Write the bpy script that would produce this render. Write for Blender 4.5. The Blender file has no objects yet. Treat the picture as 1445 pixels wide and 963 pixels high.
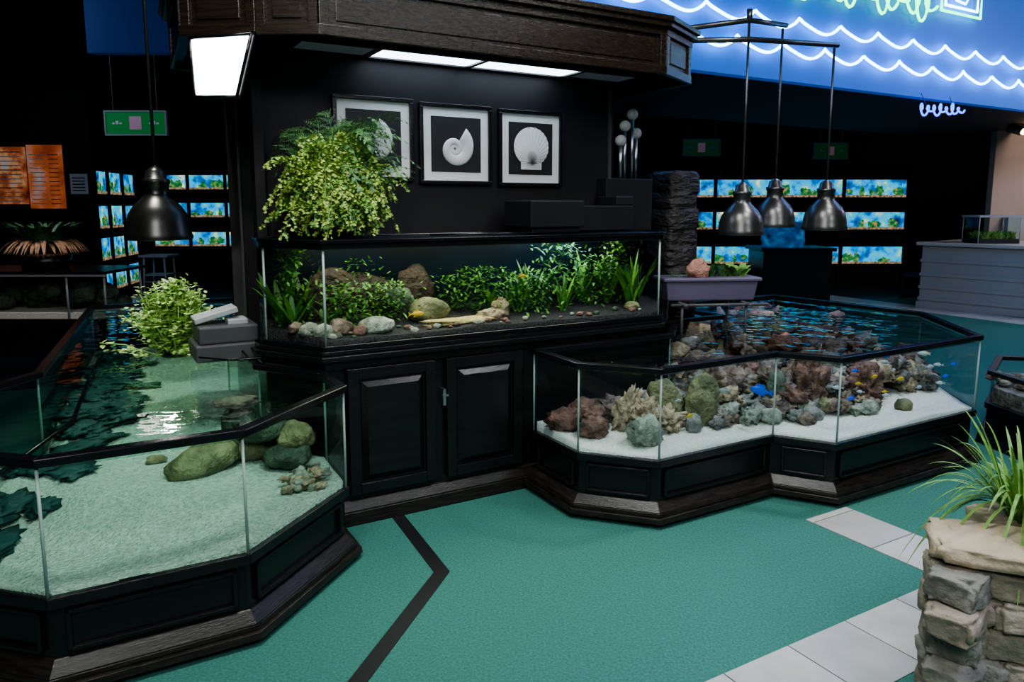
import bpy, bmesh, math, random
from mathutils import Vector, Matrix, noise
random.seed(7)
R=random.Random(11)
C3,S3=math.cos(math.radians(30)),0.5
def W(u,v,z=0): return Vector((C3*u-S3*v, S3*u+C3*v, z))
def WP(poly): return [W(*p).to_2d() for p in poly]
UX=W(1,0).normalized(); VX=W(0,1).normalized()
ROT30=math.radians(30)
try:
    bpy.context.scene.view_settings.view_transform='AgX'
    bpy.context.scene.view_settings.look='AgX - Medium High Contrast'
except Exception: pass

# ------------------------------------------------------------ materials
def mat(name,col,rough=.5,metal=0,col2=None,scale=8,bump=0,bscale=40,stretch=(1,1,1),emit=0,ecol=None,contrast=.25,spec=.5,rotz=0,detail=4,bdist=.01):
    m=bpy.data.materials.new(name); m.use_nodes=True
    nt=m.node_tree; b=nt.nodes['Principled BSDF']
    b.inputs['Base Color'].default_value=(*col,1); b.inputs['Roughness'].default_value=rough
    b.inputs['Metallic'].default_value=metal; b.inputs['Specular IOR Level'].default_value=spec
    tc=nt.nodes.new('ShaderNodeTexCoord'); mp=nt.nodes.new('ShaderNodeMapping')
    mp.inputs['Scale'].default_value=stretch; mp.inputs['Rotation'].default_value=(0,0,rotz)
    nt.links.new(tc.outputs['Object'],mp.inputs['Vector'])
    if col2 is not None:
        n=nt.nodes.new('ShaderNodeTexNoise'); n.inputs['Scale'].default_value=scale; n.inputs['Detail'].default_value=detail
        nt.links.new(mp.outputs[0],n.inputs['Vector'])
        r=nt.nodes.new('ShaderNodeValToRGB'); r.color_ramp.elements[0].position=.5-contrast/1.2; r.color_ramp.elements[1].position=.5+contrast/1.2
        r.color_ramp.elements[0].color=(*col,1); r.color_ramp.elements[1].color=(*col2,1)
        nt.links.new(n.outputs['Fac'],r.inputs[0]); nt.links.new(r.outputs[0],b.inputs['Base Color'])
        if emit and ecol is None: nt.links.new(r.outputs[0],b.inputs['Emission Color'])
    if bump:
        n2=nt.nodes.new('ShaderNodeTexNoise'); n2.inputs['Scale'].default_value=bscale; n2.inputs['Detail'].default_value=5
        nt.links.new(mp.outputs[0],n2.inputs['Vector'])
        bp=nt.nodes.new('ShaderNodeBump'); bp.inputs['Strength'].default_value=bump; bp.inputs['Distance'].default_value=bdist
        nt.links.new(n2.outputs['Fac'],bp.inputs['Height']); nt.links.new(bp.outputs[0],b.inputs['Normal'])
    if emit:
        b.inputs['Emission Strength'].default_value=emit
        if ecol is not None: b.inputs['Emission Color'].default_value=(*ecol,1)
        elif col2 is None: b.inputs['Emission Color'].default_value=(*col,1)
    return m
def glassmat(name,tint,gl=1.0,f0=.04,rough=.0,bump=0,bscale=5):
    m=bpy.data.materials.new(name); m.use_nodes=True; nt=m.node_tree
    for n in list(nt.nodes): nt.nodes.remove(n)
    o=nt.nodes.new('ShaderNodeOutputMaterial'); mx=nt.nodes.new('ShaderNodeMixShader')
    t=nt.nodes.new('ShaderNodeBsdfTransparent'); t.inputs[0].default_value=(*tint,1)
    g=nt.nodes.new('ShaderNodeBsdfGlossy'); g.inputs['Roughness'].default_value=rough
    lw=nt.nodes.new('ShaderNodeLayerWeight'); lw.inputs[0].default_value=.5
    pw=nt.nodes.new('ShaderNodeMath'); pw.operation='POWER'; pw.inputs[1].default_value=5
    mu=nt.nodes.new('ShaderNodeMath'); mu.operation='MULTIPLY_ADD'; mu.inputs[1].default_value=.95*gl; mu.inputs[2].default_value=f0*gl; mu.use_clamp=True
    nt.links.new(lw.outputs['Facing'],pw.inputs[0]); nt.links.new(pw.outputs[0],mu.inputs[0]); nt.links.new(mu.outputs[0],mx.inputs[0])
    nt.links.new(t.outputs[0],mx.inputs[1]); nt.links.new(g.outputs[0],mx.inputs[2]); nt.links.new(mx.outputs[0],o.inputs[0])
    if bump:
        tc=nt.nodes.new('ShaderNodeTexCoord'); n2=nt.nodes.new('ShaderNodeTexNoise'); n2.inputs['Scale'].default_value=bscale
        nt.links.new(tc.outputs['Object'],n2.inputs['Vector'])
        bp=nt.nodes.new('ShaderNodeBump'); bp.inputs['Strength'].default_value=bump; bp.inputs['Distance'].default_value=.02
        nt.links.new(n2.outputs['Fac'],bp.inputs['Height']); nt.links.new(bp.outputs[0],g.inputs['Normal']); nt.links.new(bp.outputs[0],lw.inputs['Normal'])
    return m
def emat(name,col,s):
    m=bpy.data.materials.new(name); m.use_nodes=True; nt=m.node_tree
    for n in list(nt.nodes): nt.nodes.remove(n)
    o=nt.nodes.new('ShaderNodeOutputMaterial'); e=nt.nodes.new('ShaderNodeEmission')
    e.inputs[0].default_value=(*col,1); e.inputs[1].default_value=s; nt.links.new(e.outputs[0],o.inputs[0]); return m
def screenmat(name,seed,stops,s,scale=3):
    m=bpy.data.materials.new(name); m.use_nodes=True; nt=m.node_tree
    for n in list(nt.nodes): nt.nodes.remove(n)
    o=nt.nodes.new('ShaderNodeOutputMaterial'); e=nt.nodes.new('ShaderNodeEmission'); e.inputs[1].default_value=s
    tc=nt.nodes.new('ShaderNodeTexCoord'); mp=nt.nodes.new('ShaderNodeMapping'); mp.inputs['Location'].default_value=(seed,seed*2,0)
    n=nt.nodes.new('ShaderNodeTexNoise'); n.inputs['Scale'].default_value=scale; n.inputs['Detail'].default_value=6
    r=nt.nodes.new('ShaderNodeValToRGB')
    while len(r.color_ramp.elements)<len(stops): r.color_ramp.elements.new(.5)
    for el,(p,c) in zip(r.color_ramp.elements,stops): el.position=p; el.color=(*c,1)
    nt.links.new(tc.outputs['Object'],mp.inputs[0]); nt.links.new(mp.outputs[0],n.inputs['Vector']); nt.links.new(n.outputs['Fac'],r.inputs[0])
    nt.links.new(r.outputs[0],e.inputs[0]); nt.links.new(e.outputs[0],o.inputs[0]); return m

BLK=mat('black_painted_wood',(.008,.008,.009),.25,col2=(.013,.012,.013),scale=6,bump=.12,bscale=30,stretch=(1,1,6),spec=.5)
BLKM=mat('black_matte_paint',(.013,.012,.015),.5,col2=(.018,.017,.020),scale=3,spec=.35)
WOOD=mat('dark_brown_wood',(.007,.005,.004),.24,col2=(.034,.023,.015),scale=5,bump=.2,bscale=14,stretch=(1,9,16),rotz=-ROT30,contrast=.35,spec=.5)
SKIRT=mat('worn_wood_skirt',(.007,.006,.006),.30,col2=(.030,.024,.020),scale=5,bump=.15,bscale=14,stretch=(2,2,20),contrast=.25,spec=.45)
RIM=mat('black_rim',(.008,.008,.010),.2,spec=.5)
SEAM=mat('glass_edge_seam',(.35,.45,.42),.3)
GLASS=glassmat('tank_glass',(.93,.98,.96),.8)
GLASSL=glassmat('pond_glass',(.83,.95,.90),.8)
GLASSR=glassmat('reef_glass',(.85,.95,.96),.8)
WATER_L=glassmat('water_green',(.72,.92,.84),1.1,.025,.01,.35,4.5)
WATER_R=glassmat('water_clear',(.86,.94,.95),1.4,.03,.03,.5,5)
SANDL=mat('mint_sand',(.38,.51,.43),.9,col2=(.70,.81,.71),scale=45,bump=1,bscale=80,contrast=.28,bdist=.03)
SANDR=mat('white_sand',(.64,.63,.58),.9,col2=(.90,.87,.81),scale=80,bump=.8,bscale=140,bdist=.01)
GRAVD=mat('dark_gravel',(.006,.006,.007),.6,col2=(.04,.04,.043),scale=90,bump=1,bscale=90,bdist=.02)
def rk(n,a,b,s=14): return mat(n,a,.65,col2=b,scale=s,bump=1,bscale=28,contrast=.22,bdist=.03)
RB=rk('rock_brown',(.085,.055,.040),(.32,.24,.18)); RR=rk('rock_red_lace',(.09,.038,.030),(.28,.15,.11),25)
RO=rk('rock_olive',(.09,.098,.042),(.31,.30,.16),9); RG=rk('rock_grey',(.10,.10,.095),(.33,.32,.30))
RT=rk('rock_tan_coral',(.22,.16,.10),(.56,.45,.31),30); RGG=rk('rock_grey_green',(.17,.19,.15),(.44,.46,.38),20)
RP=rk('rock_plum',(.080,.055,.055),(.25,.18,.165),20); RD=rk('rock_dark_green',(.026,.045,.032),(.10,.14,.09),12)
STONE=mat('ledge_stone',(.17,.145,.105),.85,col2=(.44,.38,.29),scale=7,bump=1,bscale=14,contrast=.3,bdist=.03)
STONE2=mat('ledge_stone_grey',(.13,.13,.11),.85,col2=(.32,.31,.26),scale=7,bump=1,bscale=16,contrast=.3,bdist=.03)
CAPS=mat('cap_stone',(.34,.27,.17),.8,col2=(.58,.48,.34),scale=5,bump=1,bscale=10,contrast=.3,bdist=.03)
SLATE=mat('black_slate',(.012,.011,.010),.5,col2=(.05,.044,.040),scale=9,bump=1,bscale=12,stretch=(1,1,2.5),bdist=.05)
def lf(n,a,b,r=.5): return mat(n,a,r,col2=b,scale=30)
LY=lf('fern_yellow_green',(.20,.34,.05),(.48,.62,.15)); LD=lf('fern_dark_green',(.04,.13,.055),(.13,.29,.13)); LM=lf('fern_mid_green',(.10,.25,.045),(.24,.45,.10))
LB=lf('lettuce_green',(.42,.64,.17),(.72,.92,.36)); LB2=lf('lettuce_shade_green',(.26,.48,.10),(.46,.70,.20)); LA=lf('aquatic_green',(.05,.19,.015),(.17,.42,.04)); LDA=lf('aquatic_dark_green',(.014,.07,.014),(.06,.20,.03))
LO=lf('bromeliad_tan',(.40,.22,.12),(.70,.48,.32)); GRASS=lf('grass_leaf',(.08,.22,.03),(.25,.43,.10))
SILV=mat('brushed_metal',(.55,.55,.56),.3,1); GUN=mat('gunmetal',(.10,.096,.092),.33,.85,col2=(.15,.145,.14),scale=4)
GREY=mat('grey_plastic',(.07,.073,.078),.4); LGREY=mat('pale_grey_plastic',(.38,.40,.41),.4); WHITE=mat('white_mat_board',(.80,.80,.80),.6)
INK=mat('print_black',(.02,.02,.022),.5); SHELL=mat('shell_print',(.62,.62,.61),.6,col2=(.85,.85,.84),scale=6)
PURP=mat('lilac_trough',(.13,.11,.18),.35)
REFL=mat('lamp_reflector',(.75,.75,.72),.4)

# ------------------------------------------------------------ mesh builder
_ico={}
def ico(n):
    if n not in _ico:
        bm=bmesh.new(); bmesh.ops.create_icosphere(bm,subdivisions=n,radius=1)
        _ico[n]=([v.co.copy() for v in bm.verts],[[v.index for v in f.verts] for f in bm.faces]); bm.free()
    return _ico[n]
class MB:
    def __init__(s): s.v=[];s.f=[];s.m=[];s.s=[]
    def add(s,vs,fs,m=0,sm=False):
        o=len(s.v); s.v+= [tuple(x) for x in vs]
        for f in fs: s.f.append([i+o for i in f]); s.m.append(m); s.s.append(sm)
    def prism(s,poly,z0,z1,m=0,top=None):
        n=len(poly); top=top or poly
        vs=[(p[0],p[1],z0) for p in poly]+[(p[0],p[1],z1) for p in top]
        s.add(vs,[list(range(n))[::-1],list(range(n,2*n))]+[[i,(i+1)%n,n+(i+1)%n,n+i] for i in range(n)],m)
    def uv(s,u0,u1,v0,v1,z0,z1,m=0): s.prism(WP([(u0,v0),(u1,v0),(u1,v1),(u0,v1)]),z0,z1,m)
    def xy(s,x0,x1,y0,y1,z0,z1,m=0): s.prism([(x0,y0),(x1,y0),(x1,y1),(x0,y1)],z0,z1,m)
    def box(s,c,size,rot=None,m=0):
        M=(rot or Matrix.Identity(3)); vs=[]
        for sx in(-.5,.5):
            for sy in(-.5,.5):
                for sz in(-.5,.5): vs.append(Vector(c)+M@Vector((sx*size[0],sy*size[1],sz*size[2])))
        s.add(vs,[[0,1,3,2],[4,6,7,5],[0,4,5,1],[2,3,7,6],[0,2,6,4],[1,5,7,3]],m)
    def fb(s,p,q,s0,s1,z0,z1,d0,d1,m=0):
        p=Vector(p[:2]);q=Vector(q[:2]); e=(q-p).normalized(); n=Vector((e.y,-e.x))
        if s1<=0: s1=(q-p).length+s1
        s.prism([p+e*s0+n*d0,p+e*s0+n*d1,p+e*s1+n*d1,p+e*s1+n*d0],z0,z1,m)
    def ring(s,poly,wo,wi,z0,z1,m=0,edges=None):
        a=offs(poly,wo);b=offs(poly,wi);n=len(poly)
        for i in range(n):
            if edges is not None and i not in edges: continue
            j=(i+1)%n; s.prism([a[i],a[j],b[j],b[i]],z0,z1,m)
    def tube(s,pts,r,m=0,n=8,radii=None,cap=True):
        pts=[Vector(p) for p in pts]; vs=[];fs=[];N=len(pts)
        for i,p in enumerate(pts):
            t=(pts[min(i+1,N-1)]-pts[max(i-1,0)]).normalized()
            a=Vector((0,0,1)) if abs(t.z)<.9 else Vector((1,0,0))
            x=t.cross(a).normalized(); y=t.cross(x); rr=radii[i] if radii else r
            for k in range(n):
                an=2*math.pi*k/n; vs.append(p+x*math.cos(an)*rr+y*math.sin(an)*rr)
        for i in range(N-1):
            for k in range(n): fs.append([i*n+k,i*n+(k+1)%n,(i+1)*n+(k+1)%n,(i+1)*n+k])
        if cap: fs+= [list(range(n)),[(N-1)*n+k for k in range(n)]]
        s.add(vs,fs,m,True)
    def lathe(s,prof,o,m=0,n=28):
        vs=[];fs=[];N=len(prof)
        for r,z in prof:
            for k in range(n):
                an=2*math.pi*k/n; vs.append((o[0]+r*math.cos(an),o[1]+r*math.sin(an),o[2]+z))
        for i in range(N-1):
            for k in range(n): fs.append([i*n+k,i*n+(k+1)%n,(i+1)*n+(k+1)%n,(i+1)*n+k])
        s.add(vs,fs,m,True)
    def rock(s,c,rad,m=0,amp=.25,freq=1.6,sub=3,rz=0,tilt=0,boxy=1.0,seed=None):
        V,F=ico(sub); sd=Vector((R.random()*50,R.random()*50,R.random()*50)) if seed is None else Vector((seed,seed,0))
        M=Matrix.Rotation(rz,3,'Z')@Matrix.Rotation(tilt,3,'Y'); vs=[]
        for p in V:
            q=Vector([math.copysign(abs(x)**boxy,x) for x in p]) if boxy!=1 else p
            k=1+amp*noise.noise(p*freq+sd)+amp*.4*noise.noise(p*freq*3+sd)
            vs.append(Vector(c)+M@Vector((q.x*rad[0]*k,q.y*rad[1]*k,q.z*rad[2]*k)))
        s.add(vs,F,m,True)
    def blade(s,p,d,L,w,m=0,droop=.5,n=6):
        d=Vector(d).normalized(); side=d.cross(Vector((0,0,1)))
        if side.length<.05: side=Vector((1,0,0))
        side.normalize(); vs=[];fs=[]; p=Vector(p)
        for i in range(n+1):
            t=i/n; c=p+d*L*t+Vector((0,0,-droop*L*t*t)); ww=w*(math.sin(math.pi*min(1,.12+.88*t))**.7 if t<1 else .02)
            vs+= [c-side*ww*.5,c+side*ww*.5]
            if i: fs.append([2*i-2,2*i-1,2*i+1,2*i])
        s.add(vs,fs,m,True)
    def obj(s,name,mats,parent=None,bevel=0,recalc=True):
        me=bpy.data.meshes.new(name); me.from_pydata(s.v,[],s.f)
        for mm in mats: me.materials.append(mm)
        me.polygons.foreach_set('material_index',s.m); me.polygons.foreach_set('use_smooth',s.s)
        if recalc:
            bm=bmesh.new(); bm.from_mesh(me); bmesh.ops.recalc_face_normals(bm,faces=bm.faces[:]); bm.to_mesh(me); bm.free()
        o=bpy.data.objects.new(name,me); bpy.context.scene.collection.objects.link(o)
        if bevel:
            b=o.modifiers.new('bevel','BEVEL'); b.width=bevel; b.segments=2; b.limit_method='ANGLE'; b.angle_limit=math.radians(40)
        if parent: o.parent=parent
        return o
def empty(name):
    e=bpy.data.objects.new(name,None); bpy.context.scene.collection.objects.link(e); return e
def offs(poly,d):
    P=[Vector(p[:2]) for p in poly]; n=len(P); out=[]
    for i in range(n):
        a,b,c=P[i-1],P[i],P[(i+1)%n]; e1=(b-a).normalized(); e2=(c-b).normalized()
        n1=Vector((e1.y,-e1.x)); n2=Vector((e2.y,-e2.x)); k=(n1+n2); k=k/max(.3,k.length_squared)*2
        out.append(b+k*d)
    return out
def sheet(name,poly,z,mt,parent=None):
    b=MB(); b.add([(p[0],p[1],z) for p in poly],[list(range(len(poly)))]); return b.obj(name,[mt],parent,recalc=False)
def terrain(name,poly,zf,zb,mt,parent=None,lv=5,smooth=True):
    bm=bmesh.new(); vs=[bm.verts.new((p[0],p[1],0)) for p in poly]; f=bm.faces.new(vs)
    bmesh.ops.triangulate(bm,faces=[f])
    for _ in range(lv): bmesh.ops.subdivide_edges(bm,edges=bm.edges[:],cuts=1,use_grid_fill=True)
    for v in bm.verts:
        x,y=v.co.x,v.co.y; u=C3*x+S3*y; w=-S3*x+C3*y; v.co.z=zf(u,w)
    be=[e for e in bm.edges if e.is_boundary]; r=bmesh.ops.extrude_edge_only(bm,edges=be)
    for g in r['geom']:
        if isinstance(g,bmesh.types.BMVert): g.co.z=zb
    bmesh.ops.recalc_face_normals(bm,faces=bm.faces[:])
    me=bpy.data.meshes.new(name); bm.to_mesh(me); bm.free(); me.materials.append(mt)
    for p in me.polygons: p.use_smooth=smooth
    o=bpy.data.objects.new(name,me); bpy.context.scene.collection.objects.link(o)
    if parent:o.parent=parent
    return o
def nz(u,v,s,k=0): return noise.noise(Vector((u*s+k,v*s,k)))

# ------------------------------------------------------------ room
CARPET=mat('teal_carpet_tile',(.020,.110,.088),.75,col2=(.080,.245,.205),scale=95,bump=.4,bscale=120,contrast=.4,detail=6,spec=.3)
DARKF=mat('dark_vinyl',(.012,.017,.030),.18,col2=(.018,.025,.045),scale=2)
b=MB(); b.add([W(-9,-7),W(16,-7),W(16,7.6),W(-9,7.6),W(16,22),W(-9,22)],[[0,1,2,3],[3,2,4,5]]); b.m=[0,1]
b.obj('floor',[CARPET,DARKF],recalc=False)
CEIL=mat('black_ceiling',(.005,.005,.007),.8)
b=MB(); b.xy(-11.1,14,-4,18.2,4.6,4.7); b.obj('ceiling',[CEIL])
WALL=mat('black_wall',(.006,.006,.008),.7,spec=.2)
for nm,a in (('wall_back',(-11.1,14,18,18.1)),('wall_left',(-11.1,-11,-4,18)),('wall_right',(13.9,14,-4,18)),('wall_front',(-11.1,14,-4.1,-4))):
    b=MB(); b.xy(*a,0,4.6); b.obj(nm,[WALL])
b=MB(); b.xy(-11,-6.75,12,12.15,0,3.4); b.obj('wall_partition',[WALL])
BEIGE=mat('beige_wall',(.42,.33,.30),.7,col2=(.46,.36,.32),scale=2)
b=MB(); b.xy(8.5,13.9,13.2,13.35,0,3.1); b.obj('wall_beige',[BEIGE])
BL=mat('black_floor_inlay',(.008,.009,.010),.5)
def strip(path,w):
    P=[W(*p).to_2d() for p in path]; b=MB()
    n=len(P); L=[];Rr=[]
    for i in range(n):
        e1=(P[i]-P[i-1]).normalized() if i else (P[1]-P[0]).normalized(); e2=(P[i+1]-P[i]).normalized() if i<n-1 else e1
        a=Vector((e1.y,-e1.x));c=Vector((e2.y,-e2.x));k=a+c;k=k/k.length_squared*2
        L.append(P[i]+k*w/2);Rr.append(P[i]-k*w/2)
    for i in range(n-1): b.prism([L[i],L[i+1],Rr[i+1],Rr[i]],0,.003)
    return b
strip([(1.31,3.46),(1.26,2.80),(.52,2.08),(-1.5,2.08)],.065).obj('floor_inlay_black',[BL])
TW1=mat('white_floor_tile',(.42,.41,.38),.35,col2=(.56,.55,.52),scale=5); TW2=mat('pale_floor_tile',(.37,.37,.36),.35,col2=(.50,.49,.48),scale=4)
b=MB(); g=.003; T=.325
for i in range(3):
    v1=1.665+T*i; b.uv(3.10+g,3.10+T-g,v1+g,min(v1+T-g,2.36),0,.004,i%2)
for i in range(18):
    u1=3.10+T-T*i; b.uv(u1-T+g,u1-g,1.665-T+g,1.665-g,0,.004,i%2)
for i in range(40): b.uv(10.9,11.5,-4+T*i,-4+T*(i+1)-.01,0,.004,i%2)
b.obj('floor_tile_band',[TW1,TW2])
BULK=mat('blue_lit_bulkhead',(.03,.14,.52),.6,col2=(.05,.20,.62),scale=.6,emit=.34,ecol=(.012,.11,.62))  # own emission paints the blue neon glow onto the wall
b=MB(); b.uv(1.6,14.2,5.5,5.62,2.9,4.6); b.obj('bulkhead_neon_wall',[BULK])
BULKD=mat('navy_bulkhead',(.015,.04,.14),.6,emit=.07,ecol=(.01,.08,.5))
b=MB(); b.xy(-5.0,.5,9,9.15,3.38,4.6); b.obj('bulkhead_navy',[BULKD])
SOF=mat('grey_soffit',(.035,.035,.045),.7)
b=MB(); b.uv(1.6,14.2,5.63,8.5,2.9,2.98); b.obj('ceiling_soffit',[SOF])

# ------------------------------------------------------------ island
HP=WP([(.98,3.45),(3.03,3.45),(3.40,3.64),(3.40,4.7),(.50,4.7),(.45,3.80),(.74,3.6)])
IS=WP([(.97,3.5),(3.07,3.5),(3.30,3.74),(3.30,3.95),(3.30,4.7),(.76,4.7),(.76,3.84)])
isl=empty('aquarium_island')
b=MB(); b.prism(IS,.04,.86)
b.prism(offs(IS,.02),.80,.845,0); b.prism(offs(IS,.05),.845,.875,0); b.prism(offs(IS,.035),.875,.90,0)
b.obj('cabinet_body',[BLK],isl,.006)
b=MB(); b.prism(offs(IS,.055),.0,.07,0,offs(IS,.045)); b.prism(offs(IS,.045),.07,.12,0,offs(IS,.01)); b.obj('base_skirt',[SKIRT],isl,.006)
p,q=IS[0],IS[1]
for k,(u0,u1) in enumerate(((1.07,1.54),(1.605,2.07))):
    b=MB(); s0,s1=u0-.97,u1-.97
    b.fb(p,q,s0,s1,.15,.80,0,.018)
    fw=.055
    b.fb(p,q,s0,s0+fw,.15,.80,.018,.034); b.fb(p,q,s1-fw,s1,.15,.80,.018,.034)
    b.fb(p,q,s0+fw,s1-fw,.15,.15+fw,.018,.034); b.fb(p,q,s0+fw,s1-fw,.80-fw,.80,.018,.034)
    a0,a1,z0,z1=s0+fw+.010,s1-fw-.010,.15+fw+.010,.80-fw-.010
    e=(q-p).normalized(); n=Vector((e.y,-e.x)); vs=[]
    for (dd,off) in ((.018,0),(.040,.032)):
        for (ss,zz) in ((a0+off,z0+off),(a1-off,z0+off),(a1-off,z1-off),(a0+off,z1-off)):
            w=p+e*ss+n*dd; vs.append((w.x,w.y,zz))
    b.add(vs,[[0,1,5,4],[1,2,6,5],[2,3,7,6],[3,0,4,7],[4,5,6,7]])
    b.obj('cupboard_panel_%d'%(k+1),[BLK],isl,.003)
b=MB(); b.fb(p,q,1.58-.97,1.597-.97,.55,.64,.0,.038); b.fb(p,q,1.575-.97,1.61-.97,.60,.61,.02,.044); b.obj('hinge',[SILV],isl)
b=MB(); b.uv(.83,3.15,4.08,4.7,1.38,2.45); b.uv(.76,.83,4.3,4.7,.9,2.45); b.uv(.78,.83,4.0,4.1,1.42,2.4); b.obj('picture_backboard',[BLKM],isl)
b=MB(); b.uv(.815,.835,4.06,4.075,1.45,2.4); b.uv(.745,.757,4.28,4.30,.92,2.4); b.uv(3.10,3.12,4.06,4.076,1.45,2.4);b.obj('metal_corner_strip',[GREY],isl)
b=MB(); b.ring(HP,0,-.05,2.385,2.66)
b.ring(HP,.018,0,2.365,2.415); b.ring(HP,.018,0,2.585,2.63); b.ring(HP,.045,0,2.63,2.66); b.ring(HP,.06,0,2.66,2.69)
n=len(HP)
for i in range(n):
    pp,qq=HP[i],HP[(i+1)%n]; L=(qq-pp).length
    b.fb(pp,qq,0,.045,2.41,2.59,-.01,.016); b.fb(pp,qq,L-.045,L,2.41,2.59,-.01,.016)
    if L<.5: b.fb(pp,qq,.075,L-.075,2.44,2.56,-.01,.008)
    else: b.fb(pp,qq,.08,L-.08,2.435,2.565,-.01,.006)
b.obj('hood_fascia',[WOOD],isl,.004)
b=MB(); b.prism(offs(HP,-.02),2.66,2.70); b.prism(offs(HP,-.05),2.43,2.46); 
b.uv(.95,3.2,3.77,3.80,2.405,2.43); b.uv(.95,3.2,4.03,4.06,2.405,2.43)
for u in (.98,1.40,2.03,2.70,3.15): b.uv(u-.015,u+.015,3.80,4.03,2.405,2.43)
b.obj('hood_soffit',[BLK],isl)
PANEL=emat('fluorescent_panel',(.70,.86,1.0),6); PDIM=mat('diffuser_off',(.25,.29,.34),.3,emit=.06)
b=MB(); b.uv(1.42,2.01,3.81,4.02,2.412,2.43); b.uv(2.05,2.68,3.81,4.02,2.412,2.43); b.obj('fluorescent_panels',[PANEL],isl)
b=MB(); b.uv(1.0,1.38,3.81,4.02,2.412,2.43); b.uv(2.72,3.13,3.81,4.02,2.412,2.43); b.obj('diffuser_panels',[PDIM],isl)
b=MB(); b.uv(3.02,3.42,3.98,4.4,1.40,1.78); b.uv(3.02,3.30,3.95,4.5,.9,1.40); b.obj('service_cabinet',[BLKM],isl,.006)
fl=empty('flood_light')
FLE=emat('flood_light_lens',(.90,.96,1.0),12)
ft=[(-1.45,3.45,2.345),(-1.14,3.36,2.345),(-1.25,3.45,2.09),(-1.47,3.52,2.10)]
b=MB(); b.add(ft,[[0,1,2,3]]); b.obj('lens',[FLE],fl,recalc=False)
fr=[Vector(x) for x in ft]; c=sum(fr,Vector((0,0,0)))/4
b=MB(); out=[c+(x-c)*1.10+Vector((0,.012,0)) for x in fr]; back=[Vector((-1.45,3.72,2.36)),Vector((-1.22,3.66,2.36)),Vector((-1.30,3.70,2.16)),Vector((-1.46,3.74,2.16))]
b.add(out+back,[[0,1,2,3],[0,1,5,4],[1,2,6,5],[2,3,7,6],[3,0,4,7],[4,5,6,7]]); b.tube([(-1.36,3.68,2.33),(-1.36,3.68,2.44)],.015)
for i in range(4): b.tube([fr[i]+Vector((0,-.006,0)),fr[(i+1)%4]+Vector((0,-.006,0))],.008)
b.obj('housing',[RIM],fl)

# ------------------------------------------------------------ pictures
def on(u,z,d=0): return W(u,4.08-d,z)
for k,(u0,u1,z0,z1) in enumerate(((1.215,1.685,1.74,2.205),(1.725,2.20,1.725,2.195),(2.25,2.72,1.72,2.19))):
    e=empty('framed_shell_print'); uc=(u0+u1)/2; zc=(z0+z1)/2
    b=MB(); t=.022
    b.uv(u0,u1,4.052,4.08,z0,z0+t);b.uv(u0,u1,4.052,4.08,z1-t,z1);b.uv(u0,u0+t,4.052,4.08,z0+t,z1-t);b.uv(u1-t,u1,4.052,4.08,z0+t,z1-t)
    b.obj('frame',[BLK],e,.003)
    b=MB(); b.uv(u0+t,u1-t,4.068,4.08,z0+t,z1-t); b.obj('mat_board',[WHITE],e)
    b=MB(); mg=.074; b.uv(u0+mg,u1-mg,4.064,4.068,z0+mg,z1-mg); b.obj('print',[INK],e)
    b=MB()
    if k<2:
        pts=[];rad=[];N=130; cu,cz=(uc-.012,zc-.025)
        for i in range(N):
            th=i/N*2*math.pi*2.9; r=.0068*math.exp(th*.148)
            ang=th-2*math.pi*2.9+(1.15 if k else 1.4); pts.append(on(cu+r*math.cos(ang),cz+r*math.sin(ang),.017)); rad.append(max(.004,r*.47))
        V=[];F=[];n=12; cc=on(cu,cz,.017)
        for i in range(N):
            for j in range(n):
                an=2*math.pi*j/n; a=pts[i]; rd=(a-cc).normalized() if (a-cc).length>1e-5 else Vector((0,0,1))
                V.append(a+rd*rad[i]*math.cos(an)-VX*(.012*math.sin(an)*min(1,rad[i]/.03)))
        for i in range(N-1):
            for j in range(n): F.append([i*n+j,i*n+(j+1)%n,(i+1)*n+(j+1)%n,(i+1)*n+j])
        F.append([(N-1)*n+j for j in range(n)])
        b.add(V,F,0,True)
    else:
        V=[on(uc,zc-.10,.035)];F=[];N=96
        for ring in (.35,.7,1.0):
            for j in range(N):
                a=2*math.pi*j/N; rr_=ring*.128*(1+.006*math.cos(24*a)*ring)
                V.append(on(uc+rr_*math.cos(a)*1.0,zc+.012+rr_*math.sin(a)*.95-(1-ring)*.09,.022+.010*(1-ring*ring)+.0012*math.cos(24*a)*ring))
        for j in range(N): F.append([0,1+j,1+(j+1)%N])
        for r_ in range(2):
            for j in range(N): F.append([1+r_*N+j,1+r_*N+(j+1)%N,1+(r_+1)*N+(j+1)%N,1+(r_+1)*N+j])
        b.add(V,F,0,True); 
        b.prism([on(uc-.075,0,.017).to_2d(),on(uc+.075,0,.017).to_2d(),on(uc+.075,0,.024).to_2d(),on(uc-.075,0,.024).to_2d()],zc-.130,zc-.085)
    b.obj('shell',[SHELL],e)

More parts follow.
